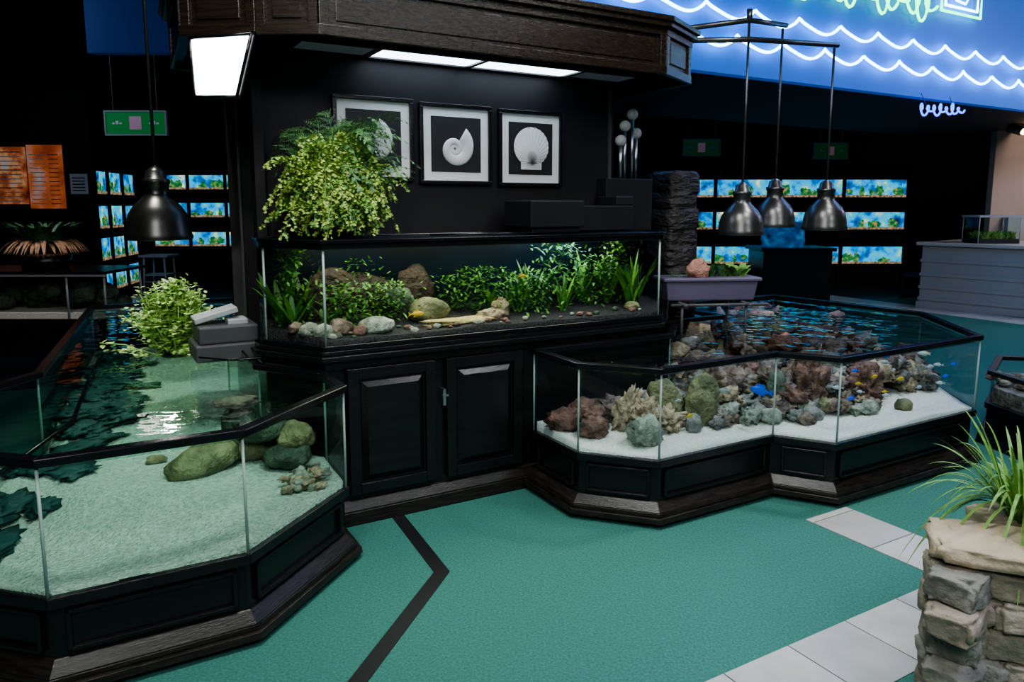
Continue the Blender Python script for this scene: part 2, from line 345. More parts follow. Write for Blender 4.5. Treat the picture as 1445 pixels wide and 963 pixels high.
# ------------------------------------------------------------ tanks
def tank(name,poly,water,sandmat,zf,vis,zs=.32,zt=.81,gm=None):
    e=empty(name); P=[Vector(p) for p in WP(poly)]
    b=MB(); b.prism(offs(P,-.02),.09,zs-.005); b.ring(P,.008,-.03,zs-.02,zs+.02)
    n=len(P)
    for i in vis:
        pp,qq=P[i],P[(i+1)%n]; L=(qq-pp).length
        if L<.25: continue
        m=.045; z0,z1=.135,zs-.035
        b.fb(pp,qq,m,L-m,z0,z0+.016,-.03,-.002); b.fb(pp,qq,m,L-m,z1-.016,z1,-.03,-.002)
        b.fb(pp,qq,m,m+.016,z0,z1,-.03,-.002); b.fb(pp,qq,L-m-.016,L-m,z0,z1,-.03,-.002)
    b.obj('base',[BLK],e,.004)
    b=MB(); b.prism(offs(P,.055),.025,.055,0,offs(P,.05)); b.prism(offs(P,.035),.055,.075,0,offs(P,.03)); b.prism(offs(P,.03),.075,.12,0,offs(P,-.012)); b.obj('skirt',[SKIRT],e,.004)
    b=MB()
    for i in range(n):
        w=P[i]; b.lathe([(.02,0),(.028,.005),(.028,.025),(.02,.026)],(w.x,w.y,0),0,12)
    b.obj('feet',[RIM],e)
    b=MB(); b.ring(P,.012,-.035,zt-.03,zt); b.obj('top_rim',[RIM],e,.004)
    g=offs(P,-.012)
    b=MB()
    for i in range(n):
        a,c=g[i],g[(i+1)%n]; b.add([(a.x,a.y,zs),(c.x,c.y,zs),(c.x,c.y,zt-.03),(a.x,a.y,zt-.03)],[[0,1,2,3]])
    b.obj('glass_panes',[gm],e,recalc=False)
    b=MB(); g2=offs(P,-.006)
    for i in range(n): b.tube([(g2[i].x,g2[i].y,zs),(g2[i].x,g2[i].y,zt-.02)],.0055,0,6)
    b.obj('glass_seams',[SEAM],e)
    if water: sheet('water_surface',offs(P,-.016),zt-.045,water,e)
    terrain('sand_bed',offs(P,-.018),zf,zs-.003,sandmat,e)
    return e
LT=[(-.186,2.68),(.44,2.68),(.95,3.13),(.95,3.44),(.72,3.80),(.72,4.74),(1.2,4.76),(1.2,6.7),(0,6.7),(-.25,4.13),(-.68,3.65),(-.68,3.15)]
zl=lambda u,v: .345+.035*(nz(u,v,1.6)+.4)+.012*nz(u,v,6,3)+.055*max(0,min(v,4.6)-3)
lt=tank('aquarium_pond',LT,WATER_L,SANDL,zl,range(12),gm=GLASSL)
RT_=[(2.12,3.44),(2.12,3.0),(2.40,2.69),(3.22,2.69),(3.40,2.42),(4.73,2.42),(5.4,3.2),(5.3,4.5),(3.97,4.5),(3.97,3.86),(3.38,3.86),(3.38,3.70),(3.12,3.44)]
zr=lambda u,v: .35+.02*nz(u,v,2,5)+.006*nz(u,v,8,2)+.05*max(0,(v-2.7))
rt=tank('reef_aquarium',RT_,WATER_R,SANDR,zr,range(13),gm=GLASSR)
UP=[(.97,3.48),(3.07,3.48),(3.30,3.72),(3.30,3.94),(3.0,3.96),(3.0,4.06),(.78,4.06),(.76,3.83)]
ut=empty('planted_aquarium'); P=[Vector(p) for p in WP(UP)]
b=MB(); b.ring(P,.02,-.03,.90,.925); b.ring(P,.012,-.03,1.39,1.435); b.ring(P,.022,-.03,1.42,1.438); b.obj('rims',[RIM],ut,.004)
g=offs(P,-.008)
b=MB()
for i in range(8):
    a,c=g[i],g[(i+1)%8]
    if i in (0,1,7,2): b.add([(a.x,a.y,.925),(c.x,c.y,.925),(c.x,c.y,1.39),(a.x,a.y,1.39)],[[0,1,2,3]])
b.obj('glass_panes',[GLASS],ut,recalc=False)
TBACK=mat('tank_background',(.003,.008,.010),.3,col2=(.005,.014,.035),scale=2)
b=MB(); b.uv(.80,3.0,4.03,4.05,.925,1.39); b.prism(offs(P,-.03),1.425,1.43); b.obj('background_and_lid',[TBACK],ut)
b=MB()
for i in (0,1,7): b.tube([(g[i].x,g[i].y,.92),(g[i].x,g[i].y,1.40)],.006,0,6)
b.obj('glass_seams',[SEAM],ut)
zu=lambda u,v: .945+.05*(v-3.48)/.5*1+.04*max(0,nz(u,v,2.5,1))+.01*nz(u,v,12,4)
terrain('gravel_bed',offs(P,-.015),zu,.915,GRAVD,ut)
def sword(b,c,n,L,w,m,spread=.6,droop=.35):
    for i in range(n):
        a=R.random()*6.283; s=spread*R.uniform(.3,1); d=Vector((math.cos(a)*s,math.sin(a)*s,1))
        b.blade(Vector(c)+Vector((R.uniform(-.02,.02),R.uniform(-.02,.02),0)),d,L*R.uniform(.6,1.1),w*R.uniform(.7,1.2),m if R.random()<.5 else m+1,droop*R.uniform(.4,1.3),5)
def bush(b,c,r,h,n,ls,m):
    for i in range(n):
        p=Vector((R.gauss(0,.45),R.gauss(0,.45),R.random())); p=Vector(c)+UX*p.x*r+VX*p.y*r*.6+Vector((0,0,p.z*h))
        d=Vector((R.uniform(-1,1),R.uniform(-1,1),R.uniform(-.2,1)))
        b.blade(p,d,ls*R.uniform(.6,1.3),ls*.35,m if R.random()<.5 else m+1,.3,3)
b=MB()
for u,v,n,L,w in ((.90,3.75,16,.26,.03),(.98,3.9,22,.40,.035),(1.05,3.7,12,.2,.025),(.86,3.85,20,.40,.04),(2.35,3.8,26,.40,.02),(2.5,3.7,18,.3,.022),(2.2,3.75,18,.3,.022),(2.75,3.85,26,.42,.03),(2.9,3.8,24,.43,.03),(2.98,3.65,22,.40,.025),(3.1,3.75,22,.42,.025),(2.05,3.8,18,.28,.02)):
    sword(b,W(u,v,zu(u,v)),n,L,w,0)
for u,v,r,h,n,ls in ((1.15,3.70,.16,.22,420,.04),(1.38,3.76,.18,.20,440,.035),(2.0,3.85,.18,.26,420,.04),(2.25,3.75,.25,.24,640,.04),(2.6,3.88,.2,.38,460,.045),(3.0,3.85,.15,.40,460,.045),(.90,3.84,.08,.40,380,.045),(2.8,3.75,.16,.30,420,.04),(1.85,3.9,.15,.2,260,.035),(1.25,3.9,.3,.3,240,.035)):
    bush(b,W(u,v,zu(u,v)),r,h,n,ls,0)
b.obj('aquatic_plants',[LA,LDA],ut,recalc=False)
b=MB()
def ur(u,v,ru,rv,rz,m,**k): b.rock(W(u,v,zu(u,v)+rz*.6),(ru,rv,rz),m,rz=ROT30,**k)
ur(1.08,3.60,.065,.05,.05,0); ur(1.27,3.60,.10,.06,.05,1,amp=.15); ur(.99,3.58,.05,.04,.04,1); ur(1.17,3.57,.04,.04,.03,3); ur(.93,3.62,.05,.03,.04,1); ur(.88,3.68,.04,.03,.03,0)
ur(1.62,3.72,.12,.08,.075,2,amp=.12); ur(1.5,3.85,.09,.06,.11,4); ur(1.98,3.66,.09,.06,.035,5,amp=.5,freq=3); ur(2.07,3.72,.05,.05,.06,5,amp=.5,freq=3)
ur(1.35,3.93,.28,.06,.13,6,tilt=.25); ur(1.62,3.95,.12,.06,.17,6); ur(1.15,3.93,.18,.05,.17,6,tilt=-.3); ur(2.95,3.6,.05,.04,.03,2)
for i in range(60):
    u=R.uniform(.95,3.0); v=R.uniform(3.52,3.62); s=R.uniform(.008,.02); ur(u,v,s*1.3,s,s*.8,R.choice((0,1,3,4)),sub=2)
b.obj('rocks',[RB,RGG,RO,RR,RD,RT,rk('driftwood',(.018,.011,.007),(.06,.036,.022))],ut)
b=MB(); b.rock(W(1.75,3.60,zu(1.75,3.6)+.004),(.20,.055,.018),0,rz=ROT30,amp=.5); b.obj('yellow_sand_patch',[mat('yellow_gravel',(.35,.27,.08),.8,col2=(.6,.5,.25),scale=60)],ut)

# reef rocks
RM=[RB,RR,RO,RG,RT,RGG,RP,RD]
b=MB()
def rr(u,v,ru,rv,rh,m,dz=0,yaw=0,**k): b.rock(W(u,v,min(zr(u,v)+rh*.7+dz,.75-rh*.7)),(ru,rv,rh),m,rz=ROT30+yaw,**k)
def heap(u0,u1,v0,v1,h,n,ms,r0=.035,r1=.075):
    for i in range(n):
        u=R.uniform(u0,u1);v=R.uniform(v0,v1); r=R.uniform(r0,r1)
        k=1-abs((u-(u0+u1)/2)/((u1-u0)/2))**4
        k*= (v-v0)/(v1-v0)*.6+.4
        rr(u,v,r*R.uniform(.9,1.5),r,r*R.uniform(.6,.95),R.choice(ms),dz=h*k*R.random(),sub=3 if v<3.3 else 2,amp=.9,freq=2.4,yaw=R.uniform(-1,1),tilt=R.uniform(-.5,.5))
rr(2.30,3.12,.08,.07,.06,1,amp=.6,freq=3); rr(2.22,3.26,.10,.08,.07,1,amp=.6,freq=3); rr(2.38,3.30,.12,.08,.08,1,amp=.6,freq=3)
rr(2.48,2.90,.10,.08,.08,5,amp=.5,freq=4); rr(2.60,3.02,.08,.07,.10,4,amp=.8,freq=4,sub=4); rr(2.54,3.12,.06,.06,.13,4,amp=.8,freq=4,tilt=.4,sub=4); rr(2.70,2.98,.09,.07,.07,4,amp=.8,freq=4,sub=4)
rr(2.82,3.12,.10,.09,.15,2,amp=.25,tilt=-.5); rr(2.98,3.0,.11,.09,.17,2,amp=.2,tilt=.25); rr(2.83,2.90,.05,.04,.06,3)
heap(3.02,3.7,3.02,3.5,.34,75,[0,4,3,5,6,0]); heap(2.95,3.4,2.85,3.0,.06,14,[3,5,2,0],.03,.05)
heap(3.4,4.2,2.84,3.4,.36,100,[6,6,1,0,3,4]); heap(3.5,4.3,2.70,2.9,.06,20,[3,5,2,4,0],.03,.055); heap(4.1,4.9,2.86,3.4,.30,75,[6,1,3,4,0],.04,.09)
heap(4.7,5.2,3.05,3.7,.30,40,[6,1,3,4],.05,.09); heap(2.25,3.2,3.2,3.36,.10,18,[0,1,3,6],.04,.07)
rr(3.35,2.82,.07,.06,.05,5); rr(3.62,2.75,.09,.05,.045,3,tilt=.3); rr(3.75,2.88,.12,.08,.18,1,amp=.8,freq=3,sub=4); rr(3.5,2.92,.08,.06,.14,7,amp=.4)
rr(4.25,2.85,.12,.09,.12,1,amp=.8,freq=3,sub=4); rr(4.05,2.68,.07,.05,.05,5); rr(4.3,2.62,.06,.05,.04,2)
heap(4.1,5.1,3.3,4.3,.36,150,[0,0,1,3,2,6,4],.05,.10); heap(3.45,4.1,3.3,3.75,.34,50,[0,0,1,3,2,6,4],.05,.10)
b.obj('reef_rocks',RM,rt)
b=MB()
def rl(u,v,ru,rv,rh,m,dz=0,yaw=0,**k): b.rock(W(u,v,zl(u,v)+rh*.7+dz),(ru,rv,rh),m,rz=ROT30+yaw,**k)
rl(.40,3.50,.17,.10,.07,2,amp=.2,yaw=.3,tilt=-.15); rl(.64,3.58,.12,.09,.07,2,amp=.25); rl(.76,3.42,.11,.09,.07,7); rl(.80,3.45,.09,.08,.07,2,dz=.08,amp=.3); rl(.66,3.50,.12,.08,.05,7,dz=.12); rl(.58,3.66,.10,.05,.025,0,dz=.24,amp=.5); rl(.22,3.75,.05,.04,.02,2); rl(.60,3.70,.10,.07,.10,7,dz=.05)
for i in range(34): rl(.78+R.gauss(0,.05),3.20+R.gauss(0,.05),.028,.022,.016,5 if i%2 else 4,dz=R.random()*.03,amp=.9,freq=3,sub=2)
b.obj('pond_rocks',RM,lt)
b=MB(); DK=mat('dark_reflection_paint',(.012,.065,.06),.6)  # dark discs on the sand stand in for reflections on the pond
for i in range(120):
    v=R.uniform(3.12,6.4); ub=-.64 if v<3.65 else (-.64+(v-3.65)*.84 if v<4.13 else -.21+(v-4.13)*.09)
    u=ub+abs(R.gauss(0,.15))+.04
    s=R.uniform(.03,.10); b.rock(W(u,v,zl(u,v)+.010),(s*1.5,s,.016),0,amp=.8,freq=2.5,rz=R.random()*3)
b.obj('dark_reflection_patches',[DK],lt)
b=MB(); pts=[W(-.58,3.2,.42),W(-.5,3.5,.44),W(-.32,3.9,.46),W(-.12,4.4,.48),W(-.05,5.2,.50),W(.05,6.2,.50)]; b.tube(pts,.012); b.obj('hose',[RIM],lt)
def fishgeo(bb,bf,be,c,ang,L,mi):
    ax=Vector((math.cos(ang),math.sin(ang),0)); sd=Vector((-ax.y,ax.x,0)); V=[];F=[];N=9;n=10
    for i in range(N):
        t=i/(N-1); h=L*.24*math.sin(math.pi*min(1,t*.93+.03))**.7*(1-.35*t); w=h*.45
        for k in range(n):
            a=2*math.pi*k/n; V.append(Vector(c)+ax*(L*(.5-t))+sd*w*math.cos(a)+Vector((0,0,h*math.sin(a))))
    for i in range(N-1):
        for k in range(n): F.append([i*n+k,i*n+(k+1)%n,(i+1)*n+(k+1)%n,(i+1)*n+k])
    F+= [list(range(n)),[(N-1)*n+k for k in range(n)]]; bb.add(V,F,mi,True)
    C=Vector(c); Z=Vector((0,0,1))
    bf.add([C-ax*L*.46+Z*L*.03,C-ax*L*.46-Z*L*.03,C-ax*L*.75-Z*L*.17,C-ax*L*.66,C-ax*L*.75+Z*L*.17],[[0,1,2,3],[0,3,4]],mi)
    bf.add([C+ax*L*.2+Z*L*.18,C-ax*L*.3+Z*L*.12,C-ax*L*.34+Z*L*.26,C+ax*L*.02+Z*L*.33],[[0,1,2,3]],mi)
    bf.add([C+ax*L*.05-Z*L*.2,C-ax*L*.3-Z*L*.12,C-ax*L*.32-Z*L*.25],[[0,1,2]],mi)
    bf.add([C+ax*L*.15+sd*L*.09,C-ax*L*.05+sd*L*.14-Z*L*.08,C-ax*L*.03+sd*L*.12+Z*L*.03],[[0,1,2]],mi)
    be.rock(C+ax*L*.36+sd*L*.055+Z*L*.03,(L*.03,)*3,0,amp=0,sub=2); be.rock(C+ax*L*.36-sd*L*.055+Z*L*.03,(L*.03,)*3,0,amp=0,sub=2)
def fish(name,lst,mats):
    e=empty(name); bb,bf,be=MB(),MB(),MB()
    for c,a,L,mi in lst: fishgeo(bb,bf,be,c,a,L,mi)
    bb.obj('bodies',mats,e); bf.obj('fins',mats,e,recalc=False); be.obj('eyes',[RIM],e)
FB=mat('blue_fish_skin',(.02,.12,.75),.3,emit=.15,ecol=(.02,.12,.8)); FY=mat('yellow_fish_skin',(.75,.5,.05),.3); FW=mat('pale_fish_skin',(.5,.55,.6),.3)
fish('blue_fish',[(W(3.22,2.80,.57),2.2,.12,0)],[FB])
FL=[(W(4.22,2.60,.56),.4,.06,1),(W(4.52,2.60,.60),.3,.06,2),(W(2.7,2.8,.5),.6,.05,1),(W(4.6,2.7,.66),2.6,.06,2),(W(3.9,2.56,.62),.5,.05,1),(W(3.62,2.6,.58),2.8,.05,2),(W(2.9,2.76,.62),2.7,.05,2),(W(4.7,2.6,.52),.4,.05,0),(W(4.9,2.85,.60),.4,.06,1),(W(4.05,2.6,.68),2.9,.05,2),(W(4.35,2.56,.50),.4,.05,2),(W(3.75,2.6,.50),3.5,.05,0),(W(2.6,2.78,.60),.5,.04,2)]
for i in range(10):
    u=R.uniform(3.6,4.75); FL.append((W(u,R.uniform(2.52,2.68),R.uniform(.47,.70)),R.choice((.4,.6,3.4,2.8)),R.uniform(.035,.05),R.choice((0,1,2,2))))
fish('reef_fish_school',FL,[FB,FY,FW])
fish('loach_fish',[(W(1.5,3.60,1.03),.5,.07,0),(W(2.15,3.6,1.2),.6,.05,0)],[FY])

# ------------------------------------------------------------ plants
e=empty('potted_fern')
b=MB(); c0=W(1.11,3.76,1.44); b.lathe([(0,0),(.11,0),(.14,.14),(.15,.15),(.13,.15),(.12,.12),(0,.12)],c0); b.obj('pot',[mat('clay_pot',(.05,.03,.02),.7)],e)
b=MB()
def soft(q):
    v=-S3*q.x+C3*q.y
    if v>3.99: q=q-VX*(v-3.99)
    return q
Zv=Vector((0,0,1))
for i in range(380):
    fine=i%3==0
    a=R.random()*6.283
    if fine:
        a=R.uniform(-1.3,2.2); rad=R.uniform(.15,.44); hh=R.uniform(.25,.54); drop=R.uniform(.02,.22)
    else:
        rad=R.uniform(.08,.36); hh=R.uniform(.12,.48)*(1.15-rad*1.2); drop=R.uniform(.08,.42)
    dx,dy=math.cos(a)*rad,math.sin(a)*rad*(.95 if math.sin(a)<0 else .7)
    p0=c0+Zv*.12+UX*R.uniform(-.07,.07)+VX*R.uniform(-.06,.06); N=13; pts=[]
    for k in range(N+1):
        t=k/N; pts.append(soft(p0+UX*dx*t**1.15+VX*dy*t**1.15+Zv*(hh*math.sin(t*math.pi*.60)-drop*t**3)))
    roll=R.uniform(-.5,.5)
    for k in range(1,N+1):
        t=k/N; prev,q=pts[k-1],pts[k]; d=q-prev
        if d.length<1e-4: continue
        if q.z<1.44+.05*R.random(): break
        dn_=d.normalized(); sd=dn_.cross(Zv); sd=sd.normalized() if sd.length>.01 else UX
        sd=(sd+Zv*roll).normalized()
        b.add([prev-sd*.0012,prev+sd*.0012,q+sd*.0012,q-sd*.0012],[[0,1,2,3]],1)
        if t<.22: continue
        env=math.sin(math.pi*min(1,(t-.15)/.85*.9+.08))
        lb=(.075 if fine else .062)*env+.012
        for sg in (-1,1):
            bd=(sd*sg+dn_*.55+Zv*R.uniform(-.45,.05)).normalized()
            if fine:
                m=7
                for j in range(m):
                    s=prev+d*.5+bd*lb*j/m; 
                    for s2 in (-1,1):
                        ld=(bd*.6+dn_*s2+Zv*R.uniform(-.4,.4)).normalized(); l=.020*(1.1-j/m); w_=bd*.0032
                        b.add([s-w_,s+w_,s+ld*l],[[0,1,2]],1 if R.random()<.7 else 2)
            else:
                m=5; mi=0 if R.random()<.75 else 2
                for j in range(m):
                    s=prev+d*R.uniform(.3,.7)+bd*lb*(j+.6)/m-Zv*(.02*(j/m)**2)
                    for s2 in (-1,1):
                        if R.random()<.25: continue
                        ld=(bd*.5+dn_*s2*.9+Zv*R.uniform(-.6,.1)).normalized(); l=R.uniform(.011,.018); nn=ld.cross(Vector((R.uniform(-.6,.6),R.uniform(-.6,.6),1))).normalized()*l*.6
                        b.add([s,s+ld*l*.65-nn,s+ld*l,s+ld*l*.65+nn],[[0,1,2,3]],mi)
b.obj('fronds',[LY,LD,LM],e,recalc=False)

e=empty('pond_plant'); b=MB(); c0=W(.42,4.58,.765)
b.lathe([(0,-.02),(.09,-.02),(.10,.0),(.08,.01),(0,.0)],c0); b.obj('basket',[RIM],e)
b=MB()
for j in range(160):
    th=R.random()*6.283; r=min(abs(R.gauss(0,.18)),.34); H=(.39*(1-(r/.37)**2)+.02)*R.uniform(.55,1.05)
    tip=c0+UX*math.cos(th)*r*(1.15 if math.cos(th)<0 else .85)+VX*math.sin(th)*r*.8+Zv*(.01+H); base=c0+(tip-c0)*.35; base.z=c0.z
    b.tube([base,(base+tip)/2+Vector((0,0,.02)),tip],.003,1,4)
    for i in range(32):
        t=R.uniform(.1,1.05); p=base.lerp(tip,t)+Vector((R.gauss(0,.024),R.gauss(0,.024),R.gauss(0,.01))); p.z=max(p.z,c0.z+.004); d=Vector((R.uniform(-1,1),R.uniform(-1,1),R.uniform(-.1,1)))
        b.blade(p,d,R.uniform(.022,.040),R.uniform(.020,.034),0 if R.random()<.55+.35*t else 1,.3,2)
b.obj('leaves',[LB,LB2],e,recalc=False)

e=empty('filter_unit'); b=MB(); b.uv(.44,.76,3.92,4.22,.812,.90); b.uv(.46,.75,3.94,4.2,.90,.99); b.obj('housing',[GREY],e,.01)
b=MB(); M=Matrix.Rotation(ROT30,3,'Z')@Matrix.Rotation(-.25,3,'Y'); b.box(W(.56,4.10,1.035),(.22,.16,.03),M); b.box(W(.66,4.05,1.0),(.10,.12,.03),Matrix.Rotation(ROT30,3,'Z')); b.obj('lid',[LGREY],e,.006)
b=MB(); b.tube([W(.66,3.93,.86),W(.68,3.85,.83),W(.62,3.82,.84),W(.56,3.86,.83),W(.5,3.95,.83)],.006); b.tube([W(.70,3.93,.87),W(.76,3.84,.85),W(.72,3.78,.84),W(.60,3.84,.83),W(.45,3.9,.85)],.005); b.obj('cables',[RIM],e)
b=MB(); b.uv(2.24,2.62,3.66,3.98,1.47,1.63); b.uv(2.26,2.60,3.68,3.96,1.438,1.47); b.obj('pump_box',[BLKM],None,.008)
b=MB(); b.uv(2.66,3.14,3.84,4.05,1.438,1.60); b.uv(3.0,3.14,3.84,4.05,1.60,1.66);b.obj('control_box',[BLKM],None,.008)
b=MB(); b.tube([W(2.25,3.62,1.445),W(2.2,3.56,1.445),W(2.0,3.6,1.445),W(1.6,3.65,1.445)],.006); b.obj('air_hose',[RIM])
e=empty('ball_sculpture'); b=MB()
hs=((3.15,4.0,2.00),(3.20,4.02,2.10),(3.27,4.03,2.18),(3.33,4.06,2.06))
for u,v,z in hs: b.tube([W(u,v,1.782),W(u,v,z)],.012,0)
b.obj('rods',[SILV],e); b=MB()
for u,v,z in hs: b.rock(W(u,v,z+.03),(.038,)*3,0,amp=.02,sub=3)
b.obj('balls',[mat('grey_ball',(.50,.50,.50),.6,col2=(.35,.35,.35),scale=60)],e)
b=MB(); 
for k in range(14):
    z0=k*.13; s=.115+R.uniform(-.004,.004); b.rock(W(3.74+R.uniform(-.004,.004),4.12,z0+.07),(s*1.25,s*1.2,.085),0,amp=.10,freq=3,rz=ROT30,boxy=.3)
b.obj('slate_pillar',[SLATE])
e=empty('planter_trough'); TC=Vector((1.33,5.02)); ta=math.radians(6); tx=Vector((math.cos(ta),math.sin(ta))); ty=Vector((-tx.y,tx.x))
def tq(a0,a1,c0_,c1_): return [TC+tx*a0+ty*c0_,TC+tx*a1+ty*c0_,TC+tx*a1+ty*c1_,TC+tx*a0+ty*c1_]
b=MB(); b.prism(tq(-.30,.30,-.10,.10),.965,1.10,0,tq(-.32,.32,-.12,.12)); b.prism(tq(-.34,.34,-.135,.135),1.095,1.12); b.obj('trough',[PURP],e,.008)
b=MB()
for a in (-.22,.22):
    for c_ in (-.16,.16): 
        p=TC+tx*a+ty*c_; b.tube([(p.x,p.y,.70),(p.x,p.y,.955)],.010)
    p=TC+tx*a-ty*.24;q=TC+tx*a+ty*.24; b.tube([(p.x,p.y,.95),(q.x,q.y,.95)],.012)
p=TC-tx*.30-ty*.17;q=TC+tx*.36-ty*.18; b.tube([(p.x,p.y,.945),(q.x,q.y,.945)],.010); b.obj('stand',[GREY],e)
b=MB()
for k in range(40):
    a=R.random()*6.283; p=TC+tx*R.uniform(-.02,.26); b.blade((p.x,p.y,1.10),(math.cos(a),math.sin(a)*.6,2.0),R.uniform(.18,.28),.05,0 if R.random()<.6 else 1,.55)
for k in range(60):
    a=R.random()*6.283; p=TC+tx*R.uniform(-.3,.0); b.blade((p.x,p.y,1.10),(math.cos(a),math.sin(a),1),R.uniform(.05,.12),.03,1,.5)
b.obj('leaves',[LM,LD],e,recalc=False)
b=MB(); p=TC-tx*.08-ty*.05; b.rock((p.x,p.y,1.17),(.08,.05,.075),0,amp=.35,tilt=.5); b.obj('pink_shell',[rk('shell_pink',(.30,.13,.10),(.5,.27,.2))],e)

# ------------------------------------------------------------ pendant lamps
PEND=[(.155,0),(.158,.012),(.152,.03),(.148,.07),(.135,.125),(.11,.165),(.08,.195),(.062,.215),(.058,.225),(.058,.27),(.064,.275),(.064,.295),(.05,.30),(.045,.335),(.02,.355),(.008,.36)]
BULB=emat('lamp_bulb',(1,.98,.92),90); BULBD=emat('lamp_bulb_dim',(1,.95,.85),3)
def pendant(x,y,zb,ztop,k=1.0,bm=None):
    e=empty('pendant_lamp'); b=MB(); b.lathe([(r*k,z*k) for r,z in PEND]+[(.0,.36*k)],(x,y,zb),0,36); b.obj('shade',[GUN],e)
    b=MB(); b.lathe([(r*k*.96,z*k-.002) for r,z in PEND[:9]][::-1],(x,y,zb),0,36); b.obj('reflector',[REFL],e)
    b=MB(); b.tube([(x,y,zb+.35*k),(x,y,ztop)],.009 if ztop<3 else .011,0); b.obj('rod',[GUN],e)
    b=MB(); b.rock((x,y,zb+.06*k),(.055*k,.055*k,.05*k),0,amp=0,sub=3); b.obj('bulb',[bm or BULBD],e)
pendant(-2.36,4.95,1.375,4.6,k=1.34,bm=BULB)
pendant(1.59,5.15,1.40,2.81); pendant(1.975,5.60,1.44,2.88); pendant(2.275,5.40,1.425,2.70)
e=empty('lamp_bracket'); b=MB()
b.tube([W(3.30,4.1,2.74),(1.59,5.15,2.83),(2.0,5.60,2.90)],.018); b.tube([W(3.30,3.8,2.65),(1.59,5.12,2.70),(2.30,5.40,2.72)],.018); b.tube([(1.59,5.15,2.82),(1.59,5.15,2.90)],.020)
b.tube([W(3.30,4.1,2.66),W(3.30,4.1,2.76)],.02)
b.obj('arms',[GUN],e)

# ------------------------------------------------------------ neon
NB=emat('neon_blue_white',(.18,.54,1.0),13); NG=emat('neon_green',(.03,1.0,.30),5); NBD=emat('neon_blue',(.012,.08,1.0),6)
def wave(z0,A,P_,u0,u1,name,k):
    b=MB(); pts=[]; u=u0
    while u<u1:
        ph=((u/P_+k)%1); zz=z0-A*(abs(math.sin(math.pi*ph))**.65)+A*.15*math.sin(2*math.pi*ph); pts.append(W(u,5.44,zz)); u+=.024
    b.tube(pts,.015,0,6); 
    b.obj(name,[NB])
wave(3.54,.12,.66,1.7,13.8,'neon_wave_tube',0); wave(3.27,.12,.66,1.7,13.8,'neon_wave_tube',.35); 
def script(name,u0,u1,z0,h,m,n,v=5.44,r=.016):
    b=MB(); pts=[]; N=n*14
    for i in range(N):
        t=i/(N-1); a=t*n*2*math.pi; k=.55+.45*math.sin(t*23); pts.append(W(u0+(u1-u0)*t+.07*math.cos(a),v,z0+h*.5*k*math.sin(a)+.03*t))
    b.tube(pts,r,0,6); b.obj(name,[m])
script('neon_script_sign',6.5,8.95,3.93,.42,NG,13)
b=MB()
for (a0,a1,c0_,c1_) in ((9.1,9.95,3.93,4.5),(9.18,9.87,4.0,4.46)):
    b.tube([W(a0,5.44,c0_),W(a1,5.44,c0_),W(a1,5.44,c1_),W(a0,5.44,c1_),W(a0,5.44,c0_)],.016,0 if a0<9.15 else 1,6)
b.tube([W(9.35,5.44,4.3),W(9.4,5.44,4.08),W(9.6,5.44,4.06),W(9.72,5.44,4.2),W(9.65,5.44,4.35)],.014,1,6)
b.obj('neon_box_sign',[NG,NB])
e=empty('neon_open_sign'); b=MB(); pts=[]
for i in range(120):
    t=i/119;a=t*7*6.283; pts.append(W(8.75+.9*t+.045*math.cos(a),5.40,2.74+.075*math.sin(a)*(.65+.35*math.sin(t*19))+.05*t))
b.tube(pts,.012,0,6); b.obj('tube',[NBD],e)
b=MB(); b.tube([W(8.9,5.42,2.8),W(8.9,5.49,2.95)],.005); b.tube([W(9.5,5.42,2.8),W(9.5,5.49,2.95)],.005); b.obj('hangers',[GREY],e)

# ------------------------------------------------------------ background
blue=[(.30,(.0,.015,.10)),(.42,(.0,.12,.40)),(.52,(.01,.35,.70)),(.60,(.05,.40,.45)),(.68,(.6,.6,.3)),(.8,(.7,.8,.9))]
SC=[screenmat('display_tank_glow_%d'%i,i*3.7,blue,1.5,4+i) for i in range(3)]
GRV=screenmat('display_gravel_glow',1.1,[(.35,(.10,.06,.03)),(.65,(.55,.42,.25))],.8,22)
PLM=screenmat('display_plants_glow',5,[(.35,(.01,.07,.04)),(.55,(.05,.30,.08)),(.62,(.45,.3,.12)),(.7,(.8,.25,.08))],.9,14)
def shelf(name,org,ang,cols,w,gap,rows,h,depth=.45,zb=0,ztop=2.4):
    e=empty(name); ax=Vector((math.cos(ang),math.sin(ang))); nn=Vector((-ax.y,ax.x)); o=Vector(org)
    L=cols*(w+gap)+gap; b=MB()
    def q(a0,a1,d0,d1): return [o+ax*a0+nn*d0,o+ax*a1+nn*d0,o+ax*a1+nn*d1,o+ax*a0+nn*d1]
    b.prism(q(0,L,.06,depth),zb,ztop)
    for z in rows: b.prism(q(0,L,0,depth),z-h/2-.06,z-h/2); b.prism(q(0,L,0,depth),z+h/2,z+h/2+.05)
    for c in range(cols+1): b.prism(q(c*(w+gap),c*(w+gap)+gap,0,depth),zb,ztop)
    b.obj('rack',[WALL],e)
    b=MB()
    for ri,z in enumerate(rows):
        for c in range(cols):
            a=gap+c*(w+gap); k=R.randrange(3)
            b.prism(q(a,a+w,.045,.055),z-h/2,z+h/2,k)
            b.prism(q(a,a+w,.030,.045),z-h/2,z-h/2+h*.13,3)
            for j in range(5):
                pc=o+ax*(a+R.uniform(.08,w-.08))+nn*.042; b.rock((pc.x,pc.y,z-h*.25+R.uniform(-.03,.05)),(R.uniform(.04,.11),.006,R.uniform(.04,.12)),4,amp=.7,freq=2,sub=2,rz=ang)
    b.obj('lit_tanks',SC+[GRV,PLM],e)
shelf('aquarium_shelf',(2.70,14.6),0,4,1.20,.06,(1.93,1.30,.62),.34)
shelf('aquarium_shelf',(-7.75,15.9),0,3,.74,.06,(2.09,1.50,.88),.30)
